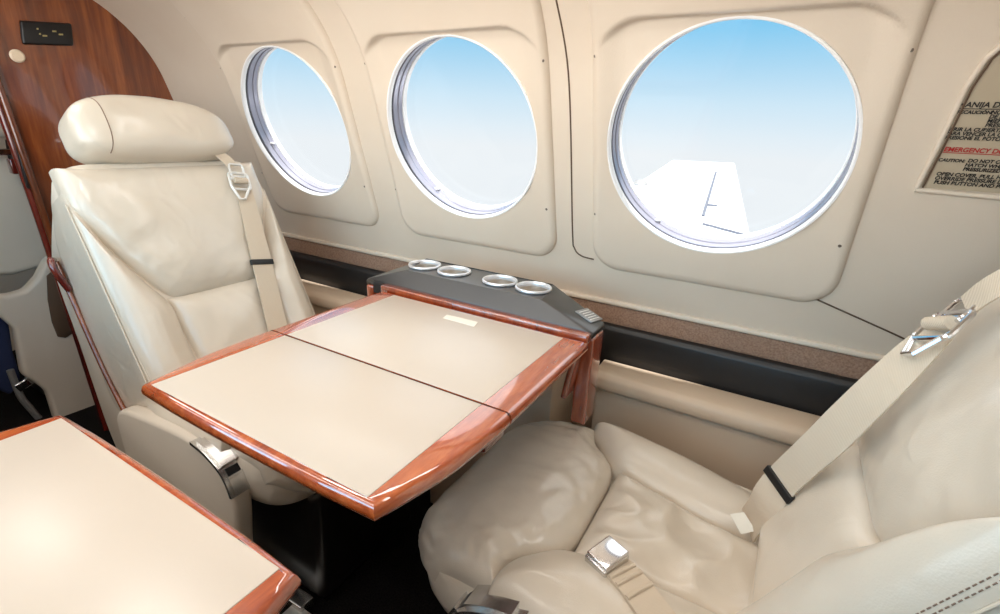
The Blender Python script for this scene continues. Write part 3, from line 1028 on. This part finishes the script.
def build_table(name, label, mir, far):
    """table with a bowed free leaf and a straight fixed leaf; mir flips it to the other side of the aisle"""
    yf = (lambda y: y) if not mir else (lambda y: .267 + .187 - y)
    root = empty(name, (TXC, yf(.5), 0), label, 'table')
    side = [(.2395, .4835), (.239, .45), (.2375, .42), (.2345, .38), (.230, .35), (.2245, .325), (.2175, .295), (.2105, .2685)]
    outer = [(TXC + x, yf(y)) for x, y in side]
    endp = [(.14, .2655), (.07, .2645), (0, .264), (-.07, .2645), (-.14, .2655)]
    outer += [(TXC + x, yf(y)) for x, y in endp] + [(TXC - x, yf(y)) for x, y in reversed(side)]
    seam = [(-.14, .4835), (-.07, .4835), (0, .4835), (.07, .4835), (.14, .4835)]
    outer += [(TXC + x, yf(y)) for x, y in seam]
    hx = .1957
    inner = []
    for (x, y) in [(x, y) for x, y in side]: inner.append((TXC + hx, yf(max(y, .2755) if y < .4835 else .4835)))
    inner[7] = (TXC + hx, yf(.2755))
    inner += [(TXC + x, yf(.2755)) for x, y in endp]
    inner += [(TXC - (p[0] - TXC), p[1]) for p in reversed(inner[:8])]
    inner += [(TXC + x, yf(.4835)) for x, y in seam]
    l1, bb = build_leaf('table_leaf', root, list(outer), list(inner), yf(.4835))
    def inlay(bb, parent):
        c = ((bb[0] + bb[1]) / 2, (bb[2] + bb[3]) / 2, TZ - .001)
        MB().add(*box_geo(c, (bb[1] - bb[0], bb[3] - bb[2], .003), .0007)).build('leather_inlay', M['inlay'], parent)
    inlay((TXC - hx, TXC + hx, min(yf(.2755), yf(.4828)), max(yf(.2755), yf(.4828))), l1)
    # fixed leaf
    y0, y1 = .4870, .764
    so = [(.2395, y0), (.2395, .6), (.2395, .7), (.2395, y1)]
    out2 = [(TXC + x, yf(y)) for x, y in so] + [(TXC - x, yf(y)) for x, y in reversed(so)]
    in2 = [(TXC + hx, yf(min(y, y1 - .011))) for x, y in so] + [(TXC - hx, yf(min(y, y1 - .011))) for x, y in reversed(so)]
    l2, bb = build_leaf('table_leaf', root, out2, in2, yf(.4870))
    inlay((TXC - hx, TXC + hx, min(yf(y0 + .0006), yf(y1 - .011)), max(yf(y0 + .0006), yf(y1 - .011))), l2)
    # dark seam core, hinge brackets, sliding support under the leaf
    MB().add(*box_geo((TXC, yf(.4852), TZ - .0105), (.472, .006, .018), .0005)).build('hinge_strip', M['gap'], root)
    for sx in (-1, 1):
        MB().add(*box_geo((TXC + sx * .215, yf(.474), TZ - .036), (.018, .05, .022), .004)).build('hinge_bracket', M['dark_red_wood'], root)
        MB().add(*box_geo((TXC + sx * .20, yf(.44), TZ - .033), (.012, .035, .014), .003)).build('hinge_arm', M['chrome'], root)
    MB().add(*box_geo((TXC, yf(.60), TZ - .034), (.40, .36, .020), .004)).build('support_rail', M['dark_red_wood'], root)
    return root
t1 = build_table('folding_table', 'cream topped wood rimmed folding table joined to the window wall console', False, None)
t2 = build_table('folding_table', 'cream topped wood rimmed table cut off at the lower left corner', True, None)
# small paper label on the fixed leaf
q = [hit(u, v, (0, 0, 1), TZ + .001) for u, v in ((443, 318), (447, 314.5), (478, 322), (474, 326.5))]
tag(prism('paper_label', q, (0, 0, -.0008), M['white'], None, 0), 'small cream paper label on the table near the console', 'label')

# ------------------------------------------------------------------ cup holder console
def console():
    root = empty('cup_holder_console', (-.52, .9, .35), 'charcoal console with four chrome cup holders at the window end of the table', 'cup holder console')
    xa, xb, xc, xd = -.797, -.690, -.362, -.250
    zt, zb = .7035, .668
    yf, yt, yb, ye = .785, .803, .905, .850
    # hip-ended wedge; the top is left open for the plate
    v = [(xa, yf, zb), (xb, yt, zt), (xc, yt, zt), (xd, yf, zb), (xa + .01, ye, zb), (xb - .03, yb, zt), (xc - .02, yb, zt), (xd, ye, zb),
         (xa, yf, zb - .012), (xd, yf, zb - .012), (xa + .01, ye, zb - .012), (xd, ye, zb - .012), (xb - .03, yb, zb - .012), (xc - .02, yb, zb - .012)]
    bm = bmesh.new(); bv = [bm.verts.new(p) for p in v]
    for f in ([0, 3, 2, 1], [2, 3, 7, 6], [0, 1, 5, 4], [0, 8, 9, 3], [3, 9, 11, 7], [0, 4, 10, 8], [7, 11, 13, 6], [4, 5, 12, 10], [5, 6, 13, 12], [8, 10, 12, 13, 11, 9]):
        bm.faces.new([bv[i] for i in f])
    bmesh.ops.recalc_face_normals(bm, faces=bm.faces)
    es = [e for e in bm.edges if len(e.link_faces) == 2]
    bmesh.ops.bevel(bm, geom=es, offset=.0035, segments=3, profile=.5, affect='EDGES')
    from_bm('housing', bm, M['console'], root, True, False, 35)
    cups = [(-.680, .853), (-.599, .853), (-.483, .853), (-.405, .853)]
    # top plate pierced by the four holes
    bm = bmesh.new(); es = []
    def loop(pts):
        vv = [bm.verts.new(p) for p in pts]
        for a, b in zip(vv, vv[1:] + vv[:1]): es.append(bm.edges.new((a, b)))
    loop([(xb, yt, zt), (xc, yt, zt), (xc - .02, yb, zt), (xb - .03, yb, zt)])
    for x, y in cups: loop([(x + .033 * math.cos(2 * math.pi * k / 40), y + .033 * math.sin(2 * math.pi * k / 40), zt) for k in range(40)])
    bmesh.ops.triangle_fill(bm, use_beauty=True, use_dissolve=False, edges=es, normal=(0, 0, 1))
    from_bm('top_plate', bm, M['console'], root, False)
    for x, y in cups:
        c = Vector((x, y, zt))
        ch = MB().add(*lathe_geo([(.0325, -.001), (.0365, .0005), (.0375, .003), (.0365, .0055), (.0345, .0060), (.0325, .004), (.0318, .000), (.0318, -.004)], c, (0, 0, 1), 48, True)).build('cup_holder', M['ring_silver'], root)
        MB().add(*lathe_geo([(.0322, .002), (.0310, -.030), (.0285, -.034), (1e-4, -.034)], c, (0, 0, 1), 40)).build('cup_well', M['cup'], ch)
    # rating plate on the sloping right end
    n = Vector((zt - zb, 0, xd - xc)).normalized()
    if n.z < 0: n = -n
    p0 = Vector((xc, .86, zt)); p1 = Vector((xd, .86, zb))
    dx = (p1 - p0).normalized()
    Rp = Matrix((dx, Vector((0, 1, 0)), n)).transposed() @ Matrix.Rotation(rad(-14), 3, 'Z')
    c = p0.lerp(p1, .73) + n * .001; c.y = .842
    MB().add(*box_geo(c, (.040, .040, .003), .001, Rp)).build('rating_plate', M['placard_grey'], root)
    ink = MB()
    for k in range(5):
        q = c + Rp @ Vector((-.013 + k * .0065, 0, .0018))
        ink.add(*box_geo(q, (.0018, .031 - .005 * (k % 2), .0006), 0, Rp))
    ink.build('plate_lines', M['clasp'], root, False)
    # wood frame: rail in front and end posts
    MB().add(*box_geo(((xa + .058 + xd - .003) / 2, .7795, .6585), (xd - xa - .061, .022, .019), .004)).build('wood_rail', M['trim_wood'], root)
    MB().add(*box_geo((xd - .014, .820, .5645), (.030, .056, .183), .005)).build('end_post', M['trim_wood'], root)
    MB().add(*box_geo((xa + .014, .8145, .60), (.022, .067, .112), .005)).build('end_post', M['trim_wood'], root)
    MB().add(*box_geo((-.276, .770, .588), (.010, .040, .092), .003, Matrix.Rotation(rad(8), 3, 'Y'))).build('drop_flap', M['trim_wood'], root)
    MB().add(*box_geo((xa + .041, .786, .654), (.030, .012, .026), .002)).build('gap_block', M['gap'], root)  # dark block put in for the dark gap between end post and rail
    MB().add(*box_geo((-.53, .968, .31), (.34, .155, .62), .004)).build('cabinet', M['leather_arm'], root)
console()

# ------------------------------------------------------------------ padded rail and side ledges
def rail(x0, x1, label):
    prof = [(1.092, .47), (1.092, .570), (1.087, .578), (1.076, .582), (1.066, .579), (1.060, .570), (1.058, .55), (1.058, .47)]
    o = prism('padded_rail', [(x0, y, z) for y, z in prof], (x1 - x0, 0, 0), M['black'], None, .002, 2, 50)
    tag(o, label, 'padded rail', 'black padded rails under the window wall')
rail(-1.78, -.72, 'black padded leather rail on the wall beside the left seat')
rail(-.34, 1.0, 'black padded leather rail on the wall beside the right seat')
def ledge(x0, x1, label):
    root = empty('side_ledge', ((x0 + x1) / 2, 1.02, 0), label, 'armrest ledge')
    prof = [(1.057, .42), (1.057, .494), (1.05, .5), (1.0, .499), (.985, .496), (.975, .487), (.971, .474), (.972, .462), (.979, .456), (.99, .455), (.99, .42)]
    prism('ledge_pad', [(x0, y, z) for y, z in prof], (x1 - x0, 0, 0), M['leather_arm'], root, .004, 3, 50)
    MB().add(*box_geo(((x0 + x1) / 2, 1.0225, .23), (x1 - x0 - .012, .068, .448), .006)).build('ledge_body', M['leather_arm'], root)
ledge(-1.70, -.80, 'tan padded armrest ledge along the wall beside the left seat')
ledge(-.300, .95, 'tan padded armrest ledge along the wall beside the right seat')

# ------------------------------------------------------------------ emergency exit placard
def placard():
    x, s = wall_hit(920, 188)
    root = empty('exit_placard', WP(x + .12, s + .08, 0), 'recessed emergency exit instruction placard at the upper right edge', 'sign')
    poly = [(.171, -.043), (.178, .05), (.182, .10), (.190, .135), (.215, .175), (.25, .20), (.47, .20), (.47, -.047)]
    vs = []; fs = []; K = 24
    lft = [(-.043, .171), (.05, .177), (.10, .182), (.135, .190), (.175, .215), (.20, .25)]
    for k in range(K + 1):
        s = -.043 + .243 * k / K
        for (s0, x0), (s1, x1) in zip(lft, lft[1:]):
            if s0 <= s <= s1 + 1e-9: x = x0 + (x1 - x0) * (s - s0) / (s1 - s0)
        vs += [WP(x, s, cs(s) + .0015), WP(.47, s, cs(s) + .0015)]
    for k in range(K): fs.append([2 * k, 2 * k + 1, 2 * k + 3, 2 * k + 2])
    link_mesh('plate', vs, fs, M['plate'], root)
    # raised frame
    fr = MB()
    loop = [(.171, -.043), (.176, .01), (.182, .10), (.190, .135), (.215, .175), (.25, .20)]
    fr.add(*tube_geo([WP(x - .004, s + .0, cs(s) + .001) for x, s in loop], .0042, 10))
    fr.add(*tube_geo([WP(x, s, .001) for x, s in ((.166, -.047), (.3, -.050), (.47, -.052))], .0042, 10))
    fr.build('frame', M['wall'], root)
    dg = MB(); dg.add(*tube_geo([WP(x + .0025, s + .001, cs(s) + .003) for x, s in loop], .0016, 6)); dg.build('shadow_joint', M['seam'], root)
    pos = WO.copy()
    rot = Matrix((Vector((1, 0, 0)), WU, WN * 1)).transposed()
    rot = Matrix((Vector((1, 0, 0)), WU, Vector((1, 0, 0)).cross(WU))).transposed()
    def line(txt, u, v, size, mat, under=False, name='lettering'):
        x, s = wall_hit(u, v)
        cu = bpy.data.curves.new('txt', 'FONT'); cu.body = txt; cu.size = size; cu.extrude = .0002; cu.shear = .12; cu.offset = .00022
        ob = bpy.data.objects.new('txt', cu); COL.objects.link(ob)
        dg_ = bpy.context.evaluated_depsgraph_get(); me = bpy.data.meshes.new_from_object(ob.evaluated_get(dg_))
        bpy.data.objects.remove(ob)
        bm = bmesh.new(); bm.from_mesh(me)
        w = max([q.co.x for q in bm.verts] + [0])
        o0 = WP(x, s, cs(s) + .0028)
        for q in bm.verts: q.co = o0 + rot @ q.co
        if under:
            g = box_geo(o0 + rot @ Vector((w / 2, -size * .22, 0)), (w, size * .1, .0004), 0, rot)
            bv = [bm.verts.new(p) for p in g[0]]
            for f in g[1]: bm.faces.new([bv[i] for i in f])
        from_bm(name, bm, mat, root, False)
        bpy.data.meshes.remove(me)
    z = .0088
    line('MANIJA DE SALIDA DE EMERGENCIA', 957, 106.5, z * 1.12, M['ink'], True)
    line('PRECAUCIÓN:', 953, 113, z * .72, M['ink'])
    for k, tx in enumerate(('NO ABRA LA PUERTA', 'DE EMERGENCIA', 'MIENTRAS ESTE', 'PRESURIZADO')):
        line(tx, (990, 988, 986, 984)[k], 113.5 + k * 4.3, z * .8, M['ink'])
    for k, tx in enumerate(('ABRIR LA CUBIERTA, JALAR LOS GANCHOS', 'PARA VENCER LA CERRADURA DE PRESION', 'PRESIONE EL BOTON Y JALAR LA MANIJA')):
        line(tx, 945 - .6 * k, 130 + k * 4.2, z * .78, M['ink'])
    line('EMERGENCY DOOR RELEASE', 943, 150.5, z * 1.0, M['red_ink'], True)
    line('CAUTION:', 937.6, 160.5, z * .72, M['ink'])
    for k, tx in enumerate(('DO NOT OPEN', 'HATCH WHEN CABIN IS', 'PRESSURIZED')):
        line(tx, (967, 964, 962)[k], 161.5 + k * 4.2, z * .78, M['ink'])
    for k, tx in enumerate(('OPEN COVER, PULL HOOKS TO', 'OVERRIDE PRESSURE LOCK', 'PUSH BUTTON AND PULL HANDLE')):
        line(tx, (935.5, 934, 933)[k], 174.5 + k * 4.2, z * .84, M['ink'])
placard()

# ------------------------------------------------------------------ rear compartment beyond the doorway
def rear():
    X = -2.02
    H = lambda u, v, x=X: hit(u, v, (1, 0, 0), x)
    root = empty('cabin_seat', (-2.1, .7, 0), 'beige seat in the compartment beyond the doorway at far left', 'seat')
    # back slab
    pix = [(-25, 165), (4, 155), (22, 158), (60, 165), (95, 270), (90, 300), (40, 268), (14, 276), (-20, 276)]
    prism('seat_back', [H(u, v, -2.12) for u, v in pix], (-.10, 0, 0), M['leather_side'], root, .02, 4)
    pix = [(-30, 290), (8, 296), (26, 291), (38, 278), (46, 262), (56, 254), (68, 256), (120, 262), (150, 470), (66, 470), (60, 430), (48, 392), (34, 382), (24, 376), (16, 330)]
    prism('side_shell', [H(u, v) for u, v in pix], (-.05, 0, 0), M['leather_side'], root, .014, 4)
    pix = [(47, 276), (56, 268), (66, 268), (80, 300), (78, 330), (66, 338), (58, 337), (52, 322), (48, 300)]
    prism('recess_shade', [H(u, v, X + .004) for u, v in pix], (-.006, 0, 0), M['seam'], root, .002, 2)  # flat dark patch painting the shade inside the armrest recess
    bm = superell(H(-4, 112, -2.10), (.085, .05, .075), .6, .6, (Vector((0, 1, 0)), Vector((1, 0, 0)), Vector((0, 0, 1))), 32, 20)
    from_bm('headrest', bm, M['leather_side'], root)
    MB().add(*tube_geo([H(12, 140, -2.10), H(16, 166, -2.10)], .016, 12)).build('headrest_post', M['black_plastic'], root)
    MB().add(*box_geo(H(3, 152, -2.09), (.02, .05, .02), .004)).build('post_bracket', M['chrome'], root)
    MB().add(*box_geo(H(20, 166, -2.05), (.03, .05, .045), .004)).build('wood_block', M['dark_red_wood'], root)
    MB().add(*box_geo((-2.2, .70, .15), (.30, .30, .30), .02)).build('pedestal', M['console'], root)
    # navy bag behind the armrest and a loose buckle
    pix = [(-25, 285), (2, 300), (10, 325), (14, 352), (22, 378), (12, 396), (-25, 380)]
    o = prism('navy_bag', [H(u, v, -2.10) for u, v in pix], (-.08, 0, 0), M['navy'], None, .012, 3)
    tag(o, 'dark navy cloth bag beside the seat beyond the doorway', 'bag')
    bo = empty('loose_belt', H(22, 395, -2.06), 'grey belt with chrome buckle hanging below the rear seat side', 'seat belt')
    MB().add(*tube_geo(spline([H(10, 370, -2.075), H(20, 395, -2.075), H(30, 408, -2.075), H(44, 424, -2.075)], 6), .010, 8)).build('belt', M['placard_grey'], bo)
    MB().add(*box_geo(H(24, 384, -2.07), (.014, .045, .03), .004, Matrix.Rotation(rad(20), 3, 'X'))).build('buckle', M['chrome'], bo)
rear()

# seat track on the floor
tr = [(-1.6, .462), (-.2, .462)]
MBt = MB().add(*box_geo((-.45, .455, .006), (.6, .05, .012), .002))
tag(MBt.build('seat_track', M['clasp']), 'pale metal seat track on the black floor beside the lower table', 'seat track')

# ------------------------------------------------------------------ wing outside
def wing():
    A = hit(672, 160, (0, 1, 0), 7.0); B = hit(735, 163, (0, 1, 0), 7.0)
    # inner stations, further down and nearer
    LE2 = hit(630, 190, (0, 1, 0), 5.2); TE2 = hit(750, 232, (0, 1, 0), 3.4)
    n = (B - A).cross(TE2 - A).normalized(); c = n.dot(A)
    LE2 = hit(634, 185, n, c); LE3 = hit(600, 215, n, c); TE3 = hit(765, 300, n, c); IN = hit(600, 300, n, c)
    if n.z < 0: n = -n
    root = empty('aircraft_wing', (A + B) / 2, 'white aircraft wing tip seen outside through the third window', 'aircraft wing')
    poly = [A, B, TE2, TE3, IN, LE3, LE2]
    prism('wing_panel', poly, n * -.06, M['wing'], root, .02, 3)
    ln = MB()
    P = lambda u, v: hit(u, v, n, n.dot(A) + .004)
    ln.add(*tube_geo([P(716, 172), P(703, 216)], .012, 6)); ln.add(*tube_geo([P(706, 205), P(717, 206)], .012, 6)); ln.add(*tube_geo([P(703, 224), P(748, 236)], .010, 6))
    ln.build('aileron_joint', M['wing_line'], root)
    p = P(640, 184)
    MB().add(*superell_mb(p, .075)).build('navigation_light', M['placard_grey'], root)
def superell_mb(p, r):
    return lathe_geo([(1e-5, r * .6), (r * .6, r * .45), (r, 0), (r * .6, -r * .4), (1e-5, -r * .5)], p, (0, 0, 1), 20)
wing()

# ------------------------------------------------------------------ added fill lamps, unseen, on the ceiling
LS = 1.0
for i, x in enumerate((-1.45, -.65, .15)):
    e = empty('ceiling_fill_lamp', (x, YC, CEIL_Z - .02), ('added ceiling fill lamp nearest the bulkhead', 'added ceiling fill lamp above the table', 'added ceiling fill lamp above the right seat')[i], 'lamp')
    MB().add(*box_geo((x, YC, CEIL_Z - .008), (.46, .17, .016), .004)).build('housing', M['rim'], e)
    MB().add(*box_geo((x, YC, CEIL_Z - .017), (.42, .13, .006), .002)).build('diffuser', M['lamp'], e)
    ld = bpy.data.lights.new('ceiling_fill_light', 'AREA'); ld.shape = 'RECTANGLE'; ld.size = .42; ld.size_y = .14
    ld.energy = (.8, 1.3, .55)[i] * LS; ld.color = (1, .985, .96)
    lo = bpy.data.objects.new('ceiling_fill_light', ld); COL.objects.link(lo); lo.location = (x, YC, CEIL_Z - .024)
# added unseen wash lamps above both window rows, brightening the walls
for nm_, y, dz, tx, en, x0, x1 in (('added long fill lamp above the camera side windows', 2 * YC - .74, 0, rad(60), 2.4, -1.75, .20),
                                ('added long fill lamp above the three windows', .72, 0, rad(-8), .6, -1.1, -.15)):
    z = 1.305
    for (ya, za), (yb_, zb_) in zip(CEIL, CEIL[1:]):
        if min(ya, yb_) <= y <= max(ya, yb_): z = za + (zb_ - za) * (y - ya) / (yb_ - ya + 1e-9)
    e = empty('wash_fill_lamp', ((x0 + x1) / 2, y, z - .03), nm_, 'lamp')
    R_ = Matrix.Rotation(tx, 3, 'X')
    c = Vector(((x0 + x1) / 2, y, z - .02)) + R_ @ Vector((0, 0, -.004))
    MB().add(*box_geo(c, (x1 - x0, .07, .02), .005, R_)).build('housing', M['rim'], e)
    MB().add(*box_geo(c + R_ @ Vector((0, 0, -.011)), (x1 - x0 - .02, .05, .004), .001, R_)).build('diffuser', M['lamp'], e)
    ld = bpy.data.lights.new('wash_fill_strip', 'AREA'); ld.shape = 'RECTANGLE'; ld.size = x1 - x0 - .05; ld.size_y = .05
    ld.energy = en; ld.color = (1, .985, .96)
    lo = bpy.data.objects.new('wash_fill_strip', ld); COL.objects.link(lo); lo.location = c + R_ @ Vector((0, 0, -.018)); lo.rotation_euler = (tx, 0, 0)
# ------------------------------------------------------------------ sky
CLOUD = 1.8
SKY_FILL = 7.8
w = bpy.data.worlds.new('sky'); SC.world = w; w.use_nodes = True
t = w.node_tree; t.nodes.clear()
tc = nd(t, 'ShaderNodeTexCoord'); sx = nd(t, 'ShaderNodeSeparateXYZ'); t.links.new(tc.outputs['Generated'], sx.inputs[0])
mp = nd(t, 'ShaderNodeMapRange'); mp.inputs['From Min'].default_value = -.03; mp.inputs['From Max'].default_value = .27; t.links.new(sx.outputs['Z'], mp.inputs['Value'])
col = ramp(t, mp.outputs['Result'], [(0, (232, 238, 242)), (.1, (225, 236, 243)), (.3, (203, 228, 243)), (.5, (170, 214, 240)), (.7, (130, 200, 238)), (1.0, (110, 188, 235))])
# added brightening of the unseen sky behind the camera, lighting the window wall
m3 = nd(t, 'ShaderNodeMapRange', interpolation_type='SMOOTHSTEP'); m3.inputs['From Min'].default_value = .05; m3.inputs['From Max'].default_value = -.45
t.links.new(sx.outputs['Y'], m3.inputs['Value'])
ms = nd(t, 'ShaderNodeMath', operation='MULTIPLY_ADD'); t.links.new(m3.outputs['Result'], ms.inputs[0]); ms.inputs[1].default_value = SKY_FILL - 1; ms.inputs[2].default_value = 1.0
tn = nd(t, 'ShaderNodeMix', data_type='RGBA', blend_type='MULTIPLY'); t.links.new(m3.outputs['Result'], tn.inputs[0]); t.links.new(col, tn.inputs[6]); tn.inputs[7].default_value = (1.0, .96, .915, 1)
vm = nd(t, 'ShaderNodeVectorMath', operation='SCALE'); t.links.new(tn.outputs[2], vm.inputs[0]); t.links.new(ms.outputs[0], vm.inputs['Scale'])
# bright thin cloud higher up
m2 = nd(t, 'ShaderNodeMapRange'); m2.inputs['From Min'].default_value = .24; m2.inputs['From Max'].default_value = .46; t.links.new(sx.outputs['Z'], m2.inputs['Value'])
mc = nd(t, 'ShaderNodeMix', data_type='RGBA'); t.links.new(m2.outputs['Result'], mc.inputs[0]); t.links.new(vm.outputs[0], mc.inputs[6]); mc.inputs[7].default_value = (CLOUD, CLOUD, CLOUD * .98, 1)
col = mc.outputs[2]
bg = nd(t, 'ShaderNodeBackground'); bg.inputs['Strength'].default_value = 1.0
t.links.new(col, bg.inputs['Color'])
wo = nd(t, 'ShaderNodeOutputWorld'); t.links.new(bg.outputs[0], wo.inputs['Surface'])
sun = bpy.data.lights.new('sun', 'SUN'); sun.energy = 6.0; sun.angle = rad(2)
so = bpy.data.objects.new('sun', sun); COL.objects.link(so); so.rotation_euler = (rad(5), rad(8), 0); so.location = (0, 0, 6)

for o in list(bpy.data.objects):
    if '_w' in o: del o['_w']
SC.cycles.use_denoising = True
SC.cycles.max_bounces = 10
SC.cycles.transparent_max_bounces = 12
SC.cycles.sample_clamp_indirect = 8
vs_ = SC.view_settings
vs_.view_transform = 'Standard'; vs_.look = 'None'; vs_.gamma = 1.0; vs_.exposure = 0.1; vs_.use_curve_mapping = False
